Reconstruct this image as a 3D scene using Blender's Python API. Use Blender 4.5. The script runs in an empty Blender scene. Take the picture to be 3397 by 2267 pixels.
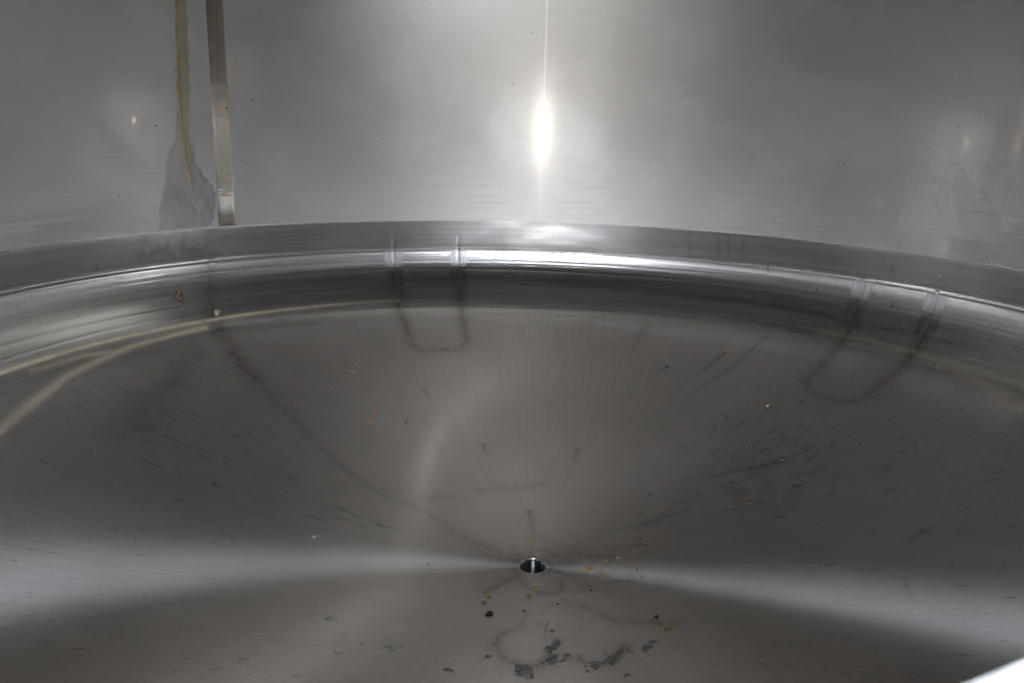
# Inside of a round stainless steel vessel seen through its oval manway.
# One unit = one inner radius of the vessel.  Surface points are given as (azimuth in degrees
# clockwise from the far wall, s) where s is the arc length down from the weld between the shell
# and the dished bottom (negative s = height on the shell above that weld).
import bpy, math, random
import numpy as np
from mathutils import Vector, Matrix

SC = bpy.context.scene
PI = math.pi
random.seed(7)
rng = np.random.default_rng(11)
R = 1.0
FL = .06           # straight flange of the bottom head
RK = .2            # knuckle radius
RC = 2.0           # crown radius
TH_T = math.acos(.8 / 1.8)
PH_T = math.asin(.8 / 1.8)
S_K = FL + RK * TH_T
S_END = S_K + RC * PH_T
APEX = -FL - (RC - math.sqrt((RC - RK) ** 2 - (R - RK) ** 2))
DRAIN_R = .0205

HALO_LEFT = [(-51.15,-0.4752),(-51.19,-0.4451),(-51.26,-0.3842),(-51.39,-0.3315),(-51.66,-0.2906),(-51.91,-0.2336),(-52.26,-0.2016),(-52.56,-0.1791),(-53.32,-0.1663),(-53.46,-0.1503),(-53.14,-0.1389),(-53.78,-0.1326),(-53.57,-0.1115),(-54.26,-0.0729),(-54.76,-0.0537),(-55.08,-0.008)]
HALO_RIGHT = [(-49.58,-0.4786),(-49.54,-0.4176),(-49.56,-0.3398),(-49.76,-0.2763),(-49.81,-0.228),(-49.67,-0.189),(-49.44,-0.1429),(-48.48,-0.1227),(-47.67,-0.0885),(-47.34,-0.0644),(-47.68,-0.0302),(-48.52,-0.0034)]
CORE_LEFT = [(-51.01,-0.4755),(-51.05,-0.4211),(-51.19,-0.3534),(-51.36,-0.2909),(-51.37,-0.2434),(-51.34,-0.2018),(-51.1,-0.1629),(-50.87,-0.1202),(-50.61,-0.0835),(-49.75,-0.0389)]
CORE_RIGHT = [(-49.68,-0.4784),(-49.7,-0.4019),(-49.76,-0.3396),(-49.96,-0.2761),(-50.12,-0.2279),(-50.27,-0.202),(-50.25,-0.1464),(-50.22,-0.1033),(-50.43,-0.0766),(-49.65,-0.0372)]
SEAM_LINE = [(-50.29,0.2232),(-51.03,0.3146),(-51.25,0.4068),(-51.51,0.4706),(-52.14,0.6),(-53.62,0.6914),(-55.68,0.8524),(-51.9,0.9547),(-54.32,1.0647),(-61.65,1.1434)]
TAILS = [[(58.29,0.6337),(55.75,0.6876),(51.53,0.7471),(45.44,0.8014)],[(57.44,0.8941),(54.47,0.9736),(44.21,1.0538)],[(65.56,0.6166),(65.17,0.6312),(64.56,0.6514)],[(60.54,0.7564),(59.79,0.7735),(58.75,0.8115)],[(65.95,0.7737),(66.11,0.8013),(65.55,0.8316),(63.7,0.8594)],[(67.03,0.6751),(66.56,0.6888),(66.45,0.7053)],[(91.18,0.5862),(92.19,0.6069),(94.01,0.6343)],[(104.09,0.654),(106.67,0.6513),(109.4,0.6488)],[(36.83,0.2621),(35.34,0.3641),(32.8,0.4622),(29.94,0.5608)],[(32.38,0.3459),(31.65,0.3737),(29.73,0.4559),(28.34,0.5108)],[(17.92,0.2876),(17.73,0.3319),(17.38,0.3828)],[(18.4,0.2762),(18.44,0.3176),(18.32,0.3367)],[(24.27,0.4285),(23.26,0.4473),(22.21,0.466)],[(12.8,0.7819),(12.5,0.8058),(12.26,0.8323)],[(-14.06,0.7752),(-14.2,0.7981),(-14.13,0.8125)],[(58.33,0.63),(58.93,0.6115),(59.09,0.5965)],[(-23.02,0.5517),(-22.94,0.5878),(-22.87,0.6238)]]
DARK_SWATH = [(-55.37,0.2936),(-59.02,0.3252),(-65.42,0.3761),(-72.13,0.4237),(-76.42,0.4453)]
TIDE_LINES = [[(-141.52,1.088),(-139.44,1.101),(-140.52,1.1271),(-143.44,1.1454),(-144.82,1.1578),(-138.69,1.1669),(-140.44,1.1732)],[(129.8,1.1771),(96.08,1.168),(106.92,1.1579),(130.71,1.1423),(148.16,1.12),(156.87,1.1132),(173.23,1.1208),(-174.99,1.127),(-167.55,1.1443),(-152.0,1.1504)],[(135.61,1.1376),(136.15,1.1189),(124.91,1.1015),(113.37,1.0793),(104.92,1.0415)],[(156.18,1.1128),(154.28,1.0887),(147.54,1.0652),(145.69,1.0347),(145.19,1.0278),(143.73,0.9935),(137.82,0.9792),(130.24,0.9357)],[(-1.98,1.022),(-0.98,1.0511),(-1.14,1.1187),(-1.77,1.1743)],[(-65.74,1.1355),(-62.09,1.1594),(-46.35,1.1581),(-26.84,1.1559),(1.81,1.1515),(21.34,1.1493),(54.99,1.1533)],[(69.0,1.1503),(63.09,1.139),(62.39,1.1239),(69.66,1.0944),(75.58,1.0655)],[(-168.9,0.9955),(-168.1,0.9766),(-168.13,0.9632),(-170.3,0.9401),(-174.78,0.9201),(-179.22,0.9112),(176.65,0.9304),(174.74,0.957),(171.29,0.9813)],[(168.0,0.9329),(165.9,0.9183),(164.16,0.9077),(160.3,0.9141),(155.4,0.926),(151.87,0.9407)],[(-174.67,1.0635),(-175.15,1.0276),(-168.9,0.9955)],[(171.56,1.0117),(172.09,0.9945),(171.29,0.9813)],[(-22.4,0.9347),(-7.06,0.9388),(1.8,0.9265),(5.23,0.9107)],[(-43.13,0.9243),(-40.22,0.929),(-34.27,0.944),(-30.91,0.9523)],[(-142.46,1.0861),(-139.26,1.0965),(-138.02,1.1156)]]
SCRATCHES = [[(171.88,1.0448),(174.91,1.008),(176.16,0.9824)],[(176.89,0.9284),(177.86,0.8963)],[(-117.98,1.0465),(-128.74,1.025)],[(-139.25,0.9116),(-147.85,0.9439)],[(-128.98,0.7393),(-130.57,0.765)],[(-133.66,0.799),(-137.17,0.8374)],[(-138.09,0.6745),(-139.76,0.6854),(-142.4,0.6944)],[(-169.76,0.9809),(175.62,0.9823)]]
SEEDS = [(-36.51,0.4157),(-34.61,0.4531),(-35.45,0.6054),(-38.42,0.6452),(-38.24,0.6656),(-30.43,0.662),(-40.75,0.3423)]
FLAKES = [(-0.53,1.1225),(94.06,1.1114),(102.6,1.1122),(102.61,1.0907),(79.97,1.0817),(78.29,1.0604),(90.26,1.0827),(125.44,1.0643),(115.83,1.0591),(109.98,1.0442),(-142.56,1.0869),(-147.41,1.0811),(-149.11,1.0634),(174.81,1.1338),(-176.37,1.1084),(-55.03,1.0658),(131.58,1.0959),(101.08,1.0284),(87.22,1.0356),(134.13,0.9312),(135.05,0.9501),(136.3,0.9367),(134.93,0.9665),(-11.49,0.8904),(-96.73,1.0352),(45.35,0.4919)]
CRUMBS = [(-157.75,1.0388),(129.32,1.089),(-1.97,1.0215),(-174.56,1.0649),(162.13,1.0835),(71.32,1.0005),(93.91,1.0363),(131.76,0.9679),(-53.68,0.1457),(-49.41,0.1984),(-51.4,0.3303),(-51.07,0.3784),(58.29,0.6337),(65.55,0.6182),(50.31,0.6365),(66.0,0.7774),(55.87,0.7778),(78.19,0.5677),(60.55,0.7601),(24.27,0.4285),(16.37,0.7323),(18.45,0.2761),(32.41,0.347),(41.48,0.1151),(49.57,0.4482)]
DARK_PATCHES = [(-177.59,0.9002),(172.95,0.9671),(174.86,0.9315),(170.04,0.9407),(171.71,0.9293),(157.15,0.9231),(163.29,0.9085),(147.65,0.9201),(144.21,0.9267),(-167.81,0.9268),(167.04,0.8962),(152.48,0.9221),(-161.1,0.8726),(171.99,1.0096),(159.37,0.8714)]
PALE_PATCHES = [(-145.89,0.8732),(-145.95,0.889),(-140.9,0.812),(-139.53,0.8501),(-128.52,0.8551),(-128.16,0.8514),(-88.07,0.8448),(-121.36,0.8497)]
WALL_DOTS = [(-54.64,-0.22),(-39.91,-0.4715),(-41.49,-0.2805),(-54.01,-0.2985),(-51.54,-0.3323),(-45.08,-0.2622),(-47.04,-0.2159),(-43.32,-0.1472),(-46.21,-0.1349),(-41.98,-0.0759),(-60.07,-0.0804),(-43.51,-0.363),(-44.31,-0.4157),(-40.54,-0.0117),(-1.86,-0.4661),(-4.45,-0.3439),(-17.73,-0.0479),(-19.75,-0.2245),(-23.22,-0.2015),(-5.98,-0.0863),(15.71,-0.3646),(-21.92,-0.2606),(42.81,-0.2376),(43.05,-0.1763),(47.3,-0.1159)]
BEADS = [(57.23,-0.3643),(57.18,-0.338),(57.24,-0.3219),(57.27,-0.313),(56.13,-0.3473),(56.9,-0.2549),(56.41,-0.2381),(56.58,-0.2092),(56.29,-0.1906),(56.2,-0.1751),(57.03,-0.1912),(57.14,-0.1698),(56.14,-0.0935),(56.16,-0.084),(55.64,-0.0414),(55.63,-0.0316),(56.45,-0.0382),(54.82,-0.2999),(54.04,-0.2939),(54.98,-0.2205),(61.14,-0.1872),(54.68,-0.0943)]
FLANGE_DRIPS = [[(22.54,0.0082),(22.82,0.0686)],[(26.61,0.0085),(26.87,0.0603)],[(28.25,0.0119),(28.49,0.0577)],[(30.36,0.0068),(30.58,0.0636)]]
OCHRE_BRANCH = [(-88.42,0.316),(-83.42,0.302),(-78.47,0.2842),(-73.74,0.2646),(-69.78,0.255),(-66.7,0.2475),(-63.41,0.2397),(-59.93,0.2379),(-56.4,0.2348),(-51.93,0.232)]
OCHRE_TWIG = [(-77.34,0.2303),(-73.05,0.2317),(-69.74,0.2314),(-66.37,0.2404)]
PINK_BRANCH = [(61.09,0.2197),(68.38,0.2396),(75.06,0.2616)]

# ------------------------------------------------------------------ surface maths
def prof(s):
    """radius, height and inward normal (nr, nz) at arc length s"""
    if s <= 0:
        return R - .0025, -s, -1.0, 0.0
    if s <= FL:
        return R, -s, -1.0, 0.0
    if s <= S_K:
        t = (s - FL) / RK
        return .8 + RK * math.cos(t), -FL - RK * math.sin(t), -math.cos(t), math.sin(t)
    p = max(PH_T - (s - S_K) / RC, 0)
    return RC * math.sin(p), APEX + RC - RC * math.cos(p), -math.sin(p), math.cos(p)

def surf(az, s, h=0.0):
    a = math.radians(az)
    r, z, nr, nz = prof(s)
    return Vector(((r + h * nr) * math.sin(a), (r + h * nr) * math.cos(a), z + h * nz))

def frame(az, s):
    a = math.radians(az)
    r, z, nr, nz = prof(s)
    n = Vector((nr * math.sin(a), nr * math.cos(a), nz))
    e = Vector((math.cos(a), -math.sin(a), 0))      # along increasing azimuth
    d = n.cross(e).normalized()
    if d.dot(surf(az, s + .001) - surf(az, s - .001)) < 0:
        d = -d
    return e, d, n                                 # across, down the slope, normal

# ------------------------------------------------------------------ object helpers
def link_mesh(name, verts, faces, mat, parent=None, smooth=True):
    me = bpy.data.meshes.new(name)
    me.from_pydata([tuple(v) for v in verts], [], faces)
    me.polygons.foreach_set('use_smooth', [smooth] * len(me.polygons))
    me.materials.append(mat)
    me.update()
    o = bpy.data.objects.new(name, me)
    SC.collection.objects.link(o)
    if parent is not None:
        o.parent = parent
    return o

def grid_mesh(name, P, mat, parent=None, closed=True, keep=None, attrs=None, uv=None):
    """P: array rows x cols x 3"""
    nr, nc = P.shape[:2]
    co = P.reshape(-1, 3).astype(np.float32)
    cols = np.arange(nc if closed else nc - 1)
    nxt = (cols + 1) % nc
    rows = np.arange(nr - 1)[:, None]
    q = np.stack([rows * nc + cols, (rows + 1) * nc + cols, (rows + 1) * nc + nxt, rows * nc + nxt], -1)
    jj = np.broadcast_to(rows, q.shape[:2]); ii = np.broadcast_to(cols, q.shape[:2])
    if keep is not None:
        q, jj, ii = q[keep], jj[keep], ii[keep]
    q = q.reshape(-1, 4); jj = jj.reshape(-1); ii = ii.reshape(-1)
    me = bpy.data.meshes.new(name)
    me.vertices.add(len(co)); me.vertices.foreach_set('co', co.ravel())
    me.loops.add(q.size); me.loops.foreach_set('vertex_index', q.ravel().astype(np.int32))
    me.polygons.add(len(q))
    me.polygons.foreach_set('loop_start', np.arange(0, q.size, 4, dtype=np.int32))
    me.polygons.foreach_set('loop_total', np.full(len(q), 4, np.int32))
    me.update(calc_edges=True)
    me.polygons.foreach_set('use_smooth', np.ones(len(q), bool))
    if uv is not None:                         # uv = (u per column incl. closing column, v per row)
        U, V = uv
        lay = me.uv_layers.new(name='UVMap')
        uvs = np.stack([np.stack([U[ii], V[jj]], -1), np.stack([U[ii], V[jj + 1]], -1),
                        np.stack([U[ii + 1], V[jj + 1]], -1), np.stack([U[ii + 1], V[jj]], -1)], 1)
        lay.data.foreach_set('uv', uvs.astype(np.float32).ravel())
    for k, a in (attrs or {}).items():
        at = me.attributes.new(k, 'FLOAT', 'POINT')
        at.data.foreach_set('value', a.astype(np.float32).ravel())
    me.materials.append(mat)
    me.update()
    o = bpy.data.objects.new(name, me)
    SC.collection.objects.link(o)
    if parent is not None:
        o.parent = parent
    return o

def tag(o, label=None, cat=None, group=None, kind=None):
    for k, v in (('label', label), ('category', cat), ('group', group), ('kind', kind)):
        if v:
            o[k] = v
    return o

# ------------------------------------------------------------------ materials
class NT:
    def __init__(self, name):
        self.m = bpy.data.materials.new(name)
        self.m.use_nodes = True
        self.t = self.m.node_tree
        self.t.nodes.clear()
        self.out = self.n('ShaderNodeOutputMaterial')
    def n(self, kind, **kw):
        x = self.t.nodes.new(kind)
        for k, v in kw.items():
            setattr(x, k, v)
        return x
    def set(self, sock, v):
        if isinstance(v, bpy.types.NodeSocket):
            self.t.links.new(v, sock)
        elif v is not None:
            if isinstance(v, tuple) and len(v) == 3 and sock.type == 'RGBA':
                v = (*v, 1)
            sock.default_value = v
    def math(self, op, a, b=None, c=None, clamp=False):
        x = self.n('ShaderNodeMath', operation=op, use_clamp=clamp)
        for i, v in enumerate((a, b, c)):
            self.set(x.inputs[i], v)
        return x.outputs[0]
    def mapping(self, vec, scale, loc=(0, 0, 0)):
        x = self.n('ShaderNodeMapping')
        self.set(x.inputs['Vector'], vec); self.set(x.inputs['Scale'], scale); self.set(x.inputs['Location'], loc)
        return x.outputs[0]
    def noise(self, vec, scale=1., detail=3., rough=.55, dist=0.):
        x = self.n('ShaderNodeTexNoise')
        self.set(x.inputs['Vector'], vec); self.set(x.inputs['Scale'], scale); self.set(x.inputs['Detail'], detail)
        self.set(x.inputs['Roughness'], rough); self.set(x.inputs['Distortion'], dist)
        return x.outputs[0]
    def voro(self, vec, scale=1., feature='F1'):
        x = self.n('ShaderNodeTexVoronoi', feature=feature)
        self.set(x.inputs['Vector'], vec); self.set(x.inputs['Scale'], scale)
        return x
    def ramp(self, v, a, b, lo=0., hi=1.):
        x = self.n('ShaderNodeMapRange', clamp=True, interpolation_type='SMOOTHSTEP')
        for k, val in zip(('Value', 'From Min', 'From Max', 'To Min', 'To Max'), (v, a, b, lo, hi)):
            self.set(x.inputs[k], val)
        return x.outputs[0]
    def mix(self, f, a, b, blend='MIX'):
        x = self.n('ShaderNodeMix', data_type='RGBA', blend_type=blend)
        self.set(x.inputs[0], f); self.set(x.inputs[6], a); self.set(x.inputs[7], b)
        return x.outputs[2]
    def attr(self, name):
        x = self.n('ShaderNodeAttribute', attribute_name=name)
        return x.outputs['Fac']
    def uv(self):
        return self.n('ShaderNodeUVMap', uv_map='UVMap').outputs[0]
    def obj(self):
        return self.n('ShaderNodeTexCoord').outputs['Object']
    def bump(self, h, strength, dist, normal=None):
        x = self.n('ShaderNodeBump')
        self.set(x.inputs['Strength'], strength); self.set(x.inputs['Distance'], dist); self.set(x.inputs['Height'], h)
        self.set(x.inputs['Normal'], normal)
        return x.outputs[0]
    def tangent(self):
        return self.n('ShaderNodeTangent', direction_type='RADIAL', axis='Z').outputs[0]
    def glossy(self, col, rough, an=0., normal=None, tg=None):
        x = self.n('ShaderNodeBsdfAnisotropic')
        self.set(x.inputs['Color'], col); self.set(x.inputs['Roughness'], rough); self.set(x.inputs['Anisotropy'], an)
        self.set(x.inputs['Normal'], normal); self.set(x.inputs['Tangent'], tg)
        return x.outputs[0]
    def diffuse(self, col, normal=None):
        x = self.n('ShaderNodeBsdfDiffuse')
        self.set(x.inputs['Color'], col); self.set(x.inputs['Normal'], normal)
        return x.outputs[0]
    def mixs(self, f, a, b):
        x = self.n('ShaderNodeMixShader')
        self.set(x.inputs[0], f); self.t.links.new(a, x.inputs[1]); self.t.links.new(b, x.inputs[2])
        return x.outputs[0]
    def principled(self, **kw):
        x = self.n('ShaderNodeBsdfPrincipled')
        for k, v in kw.items():
            self.set(x.inputs[k.replace('_', ' ')], v)
        return x.outputs[0]
    def finish(self, s):
        self.t.links.new(s, self.out.inputs[0])
        return self.m

def shell_material():
    t = NT('satin shell steel')
    uv, tg = t.uv(), t.tangent()
    sep = t.n('ShaderNodeSeparateXYZ'); t.set(sep.inputs[0], uv)
    u, v = sep.outputs[0], sep.outputs[1]                     # u: azimuth (rad), v: height
    low = t.ramp(v, .32, .02)                                  # dirty lower strip of the shell
    # long horizontal rolling/brushing streaks
    st1 = t.noise(t.mapping(uv, (4.5, 150, 1)), 1., 3., .68, .15)
    st2 = t.noise(t.mapping(uv, (9, 420, 1)), 1., 1., .5)
    st3 = t.noise(t.mapping(uv, (260, 16, 1)), 1., 1., .5)
    cloud = t.noise(t.mapping(uv, (5, 6, 1), (3, 1, 0)), 1., 3., .6, .6)
    streak = t.math('MULTIPLY', t.ramp(st1, .5, .74), t.math('MULTIPLY', t.math('ADD', t.math('MULTIPLY', low, .85), .06), t.ramp(cloud, .38, .62, .15, 1.)))
    left = t.ramp(u, -.45, -.9)
    vert = t.math('MULTIPLY', t.ramp(t.noise(t.mapping(uv, (55, 1.1, 1)), 1., 3., .7), .64, .74), t.math('MULTIPLY', left, t.ramp(v, .38, .1)))
    # wandering pale limescale tide lines on the right hand side
    right = t.math('MULTIPLY', t.ramp(u, .74, 1.02), t.ramp(v, .55, .2, 0.25, 1.))
    wn = t.noise(t.mapping(uv, (7, 3.4, 1), (1.7, .4, 0)), 1., 5., .6, 1.1)
    lines = t.math('MULTIPLY', t.ramp(t.math('ABSOLUTE', t.math('SUBTRACT', wn, .5)), .022, .004), right)
    wn2 = t.ramp(wn, .5, .56)
    film = t.math('MULTIPLY', wn2, right)
    col = t.mix(t.ramp(cloud, .35, .7), (.591, .571, .548), (.657, .636, .612))
    col = t.mix(t.math('MULTIPLY', streak, .62), col, (.30, .29, .28))
    col = t.mix(t.math('MULTIPLY', film, .10), col, (.70, .67, .60))
    col = t.mix(t.math('MULTIPLY', t.ramp(st2, .3, .7), .14), col, (.42, .405, .385))
    # small dark specks
    vo = t.voro(t.mapping(uv, (26, 26, 1)), 1.)
    cs = t.n('ShaderNodeSeparateColor'); t.set(cs.inputs[0], vo.outputs['Color'])
    dens = t.math('ADD', t.math('MULTIPLY', t.ramp(u, -.35, -.75), .30), t.math('MULTIPLY', low, .18))
    has = t.math('LESS_THAN', cs.outputs[0], t.math('ADD', dens, .07))
    size = t.math('MULTIPLY', cs.outputs[1], .07)
    speck = t.math('MULTIPLY', has, t.ramp(vo.outputs['Distance'], size, t.math('MULTIPLY', size, .4)))
    col = t.mix(t.math('MULTIPLY', speck, .7), col, (.10, .08, .06))
    rough = t.math('ADD', .47, t.math('ADD', t.math('MULTIPLY', streak, .10), t.math('MULTIPLY', cloud, .06)))
    rough = t.math('ADD', rough, t.math('MULTIPLY', lines, .12))
    h = t.math('ADD', t.math('MULTIPLY', st2, .5), t.math('MULTIPLY', st3, t.math('MULTIPLY', low, .35)))
    bn = t.bump(h, .2, .002)
    wave = t.noise(t.mapping(uv, (2.2, 1.6, 1)), 1., 1., .4)
    bw = t.bump(wave, .2, .004)
    broad = t.glossy(col, rough, .15, bn, tg)
    mid = t.glossy(col, .165, .4, bw, tg)
    fine = t.glossy(col, .17, .97, bw, tg)
    s = t.mixs(t.math('ADD', .08, t.math('MULTIPLY', streak, -.05)), broad, mid)
    s = t.mixs(t.ramp(t.math('ABSOLUTE', u), .17, .08, 0., .022), s, fine)
    rub = t.math('MULTIPLY', t.ramp(t.math('ABSOLUTE', t.math('SUBTRACT', t.math('ABSOLUTE', u), 1.01)), .26, .06), t.math('MULTIPLY', t.ramp(v, .06, .14), t.ramp(v, .40, .28)))
    s = t.mixs(t.math('MULTIPLY_ADD', rub, .15, .005), s, t.glossy(col, .034, .35, bw, tg))     # rubbed shinier on both flanks
    hz = t.math('ADD', t.math('MULTIPLY_ADD', t.ramp(cloud, .42, .72), .08, .10), t.math('MULTIPLY', vert, .5))
    hz = t.math('ADD', hz, t.math('MULTIPLY', t.math('MULTIPLY', low, left), t.ramp(st1, .45, .60, .0, .32)))
    hz = t.math('ADD', hz, t.math('MULTIPLY', lines, .6))
    hz = t.math('ADD', hz, t.math('MULTIPLY', film, .2))
    s = t.mixs(hz, s, t.diffuse((.62, .60, .56), bn))
    return t.finish(s)

def head_material():
    t = NT('ground bottom head steel')
    uv, tg = t.uv(), t.tangent()
    sep = t.n('ShaderNodeSeparateXYZ'); t.set(sep.inputs[0], uv)
    u, v = sep.outputs[0], sep.outputs[1]                     # azimuth (rad), arc length
    tint, polish, grime_dark, ridge, pale, scr, ochre = (t.attr(k) for k in ('tint', 'polish', 'grime_dark', 'ridge', 'pale', 'scratch', 'ochre'))
    kn = t.ramp(v, .34, .19)                                   # flange and knuckle band
    fl = t.ramp(v, .085, .055)
    ob = t.obj()
    # textures
    grind = t.noise(t.mapping(uv, (2.2, 210, 1)), 1., 2., .6)        # along the circumference (band)
    radial = t.noise(t.mapping(uv, (150, 5, 1)), 1., 2., .6, .15)  # along the slope (dish)
    mott = t.noise(ob, 3.1, 4., .6, .4)
    fine = t.noise(ob, 26., 3., .65)
    grain = t.noise(t.mapping(uv, (330, 260, 1)), 1., 0., .5)
    lay = t.noise(t.mapping(uv, (.7, 75, 1), (2.1, .3, 0)), 1., 2., .6, .2)
    # brown film in the broken-up lines
    tn = t.math('MULTIPLY', tint, t.ramp(t.noise(ob, 48., 4., .75), .36, .62, .15, 1.))
    col = t.mix(t.ramp(mott, .3, .72), (.49, .454, .412), (.57, .531, .487))
    col = t.mix(t.math('MULTIPLY', kn, .75), col, (.63, .61, .585))
    col = t.mix(t.math('MULTIPLY', kn, t.ramp(lay, .38, .62, .38, .0)), col, (.40, .38, .35))
    col = t.mix(t.math('MULTIPLY', t.math('MULTIPLY', fl, t.ramp(t.math('ADD', t.math('MULTIPLY', mott, .5), t.math('MULTIPLY', grind, .5)), .3, .68, .85, .12)), t.ramp(t.math('ABSOLUTE', t.math('ADD', u, .0)), .04, .17, .15, 1.)), col, (.36, .35, .345))  # darker flange steel, with a lighter centre painted in for the hotspot
    col = t.mix(t.math('MULTIPLY', t.ramp(radial, .35, .65), t.math('MULTIPLY_ADD', kn, -.24, .32)), col, (.40, .375, .345))
    col = t.mix(t.math('MULTIPLY', grime_dark, t.ramp(fine, .25, .7, .35, .8)), col, (.20, .175, .15))
    col = t.mix(t.math('MULTIPLY', tn, .66), col, (.13, .10, .072))
    # specks and pits: more on the right flank of the dish, drawn out along the slope
    vo = t.voro(t.mapping(uv, (62, 24, 1)), 1.)
    cs = t.n('ShaderNodeSeparateColor'); t.set(cs.inputs[0], vo.outputs['Color'])
    side = t.math('ADD', t.math('MULTIPLY', t.ramp(u, .45, .9), .30), t.math('MULTIPLY', t.ramp(u, -.55, -1.0), .14))
    side = t.math('MULTIPLY', side, t.ramp(t.noise(ob, 4.5, 3., .6), .36, .6, .15, 1.))
    dens = t.math('ADD', .014, side)
    has = t.math('LESS_THAN', cs.outputs[0], dens)
    size = t.math('ADD', .07, t.math('MULTIPLY', cs.outputs[1], .30))
    speck = t.math('MULTIPLY', has, t.ramp(vo.outputs['Distance'], size, t.math('MULTIPLY', size, .3)))
    darkspeck = t.math('MULTIPLY', speck, t.math('GREATER_THAN', cs.outputs[2], .35))
    lightspeck = t.math('MULTIPLY', speck, t.math('LESS_THAN', cs.outputs[2], .35))
    col = t.mix(t.math('MULTIPLY', darkspeck, .55), col, (.13, .11, .09))
    vp = t.voro(t.mapping(uv, (190, 75, 1), (.3, .7, 0)), 1.)
    cp = t.n('ShaderNodeSeparateColor'); t.set(cp.inputs[0], vp.outputs['Color'])
    pits = t.math('MULTIPLY', t.math('LESS_THAN', cp.outputs[0], t.math('MULTIPLY', side, .9)), t.ramp(vp.outputs['Distance'], .42, .15))
    pd = t.math('MULTIPLY', pits, t.math('GREATER_THAN', cp.outputs[1], .45))
    pl = t.math('MULTIPLY', pits, t.math('LESS_THAN', cp.outputs[1], .45))
    col = t.mix(t.math('MULTIPLY', pd, .6), col, (.15, .13, .11))
    smut = t.math('MULTIPLY', t.ramp(fine, .45, .75), t.math('MULTIPLY', side, 1.1))
    col = t.mix(smut, col, (.36, .34, .31))
    rough_d = t.math('ADD', .32, t.math('ADD', t.math('MULTIPLY', mott, .15), t.math('MULTIPLY', tn, .18)))
    rough_d = t.math('ADD', rough_d, t.math('MULTIPLY', grime_dark, .1))
    # waviness of the spun band: bends the reflections in it
    wav = t.noise(t.mapping(uv, (1.5, 13, 1), (.3, .2, 0)), 1., 0., .5, .0)
    dents = t.noise(t.mapping(uv, (7, 16, 1)), 1., 1., .5, .0)
    bw = t.bump(t.math('MULTIPLY', wav, kn), .22, .006)
    bw = t.bump(t.math('MULTIPLY', t.math('MULTIPLY', dents, t.ramp(t.math('ABSOLUTE', u), .3, .1, .25, 1.)), fl), .6, .004, bw)
    bw = t.bump(ridge, t.math('ADD', .25, t.math('MULTIPLY', kn, .08)), .0016, bw)
    hfine = t.math('ADD', t.math('MULTIPLY', radial, t.math('SUBTRACT', 1., kn)), t.math('MULTIPLY', grind, kn))
    hfine = t.math('ADD', hfine, t.math('MULTIPLY', grain, .6))
    hfine = t.math('ADD', hfine, t.math('MULTIPLY', speck, .8))
    bf = t.bump(hfine, .24, .0016, bw)
    # dish: drawn radially; band: polished round the circumference
    d1 = t.glossy(col, rough_d, -.6, bf, tg)
    d2 = t.glossy(col, .30, -.80, bf, tg)
    dish = t.mixs(.20, t.mixs(.46, d1, d2), t.glossy(col, .58, 0., bf, tg))
    k1 = t.glossy(col, t.math('ADD', .22, t.math('MULTIPLY', grind, .06)), -.45, bf, tg)
    k2 = t.glossy(col, t.math('ADD', .04, t.ramp(lay, .32, .68, .0, .17)), -.6, bw, tg)
    band = t.mixs(.62, k1, k2)
    f1 = t.glossy(col, t.math('ADD', .30, t.math('MULTIPLY', grind, .16)), .25, bf, tg)
    f2 = t.glossy(col, t.math('ADD', .15, t.math('MULTIPLY', mott, .14)), .1, bw, tg)
    band = t.mixs(fl, band, t.mixs(.6, f1, f2))
    pk = t.mixs(.32, t.glossy((.74, .72, .70), .46, .45, bf, tg), t.diffuse((.70, .69, .67), bf))
    band = t.mixs(t.math('MULTIPLY', polish, t.ramp(t.noise(t.mapping(uv, (160, 9, 1)), 1., 2., .5), .3, .6, .55, 1.)), band, pk)
    s = t.mixs(kn, dish, band)
    s = t.mixs(t.math('MULTIPLY', tn, .4), s, t.diffuse((.06, .05, .04), bf))
    film = t.math('MULTIPLY', pale, t.ramp(fine, .40, .62))
    s = t.mixs(t.math('MULTIPLY', film, .30), s, t.diffuse((.55, .57, .58), bf))
    s = t.mixs(t.math('MULTIPLY', t.math('ADD', lightspeck, pl, None, True), .10), s, t.diffuse((.55, .52, .48), bf))
    s = t.mixs(t.math('MULTIPLY', scr, .5), s, t.glossy((.75, .72, .68), .4, 0., bf, tg))
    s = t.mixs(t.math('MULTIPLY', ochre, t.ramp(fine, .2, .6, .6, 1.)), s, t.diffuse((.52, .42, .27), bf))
    dust = t.math('ADD', .026, t.math('MULTIPLY', t.ramp(mott, .45, .75), .03))
    s = t.mixs(dust, s, t.diffuse((.42, .38, .33), bf))
    return t.finish(s)

def weld_material():
    t = NT('ground weld steel')
    uv, tg = t.uv(), t.tangent()
    a = t.noise(t.mapping(uv, (9, 34, 1)), 1., 4., .6, .3)
    b = t.noise(t.mapping(uv, (190, 3, 1)), 1., 2., .5)
    c = t.noise(t.mapping(uv, (14, 7, 1), (4, 2, 0)), 1., 3., .6, .6)
    bn = t.bump(t.math('ADD', t.math('MULTIPLY', a, .5), b), .35, .002)
    col = t.mix(t.ramp(c, .42, .66), (.43, .395, .35), (.53, .45, .345))
    vo = t.voro(t.mapping(uv, (60, 34, 1)), 1.)
    cs = t.n('ShaderNodeSeparateColor'); t.set(cs.inputs[0], vo.outputs['Color'])
    sp = t.math('MULTIPLY', t.math('LESS_THAN', cs.outputs[0], .2), t.ramp(vo.outputs['Distance'], .13, .06))
    col = t.mix(t.math('MULTIPLY', sp, .7), col, (.12, .08, .05))
    s = t.mixs(.45, t.glossy(col, .27, -.45, bn, tg), t.glossy(col, .17, -.85, bn, tg))
    return t.finish(s)

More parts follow.
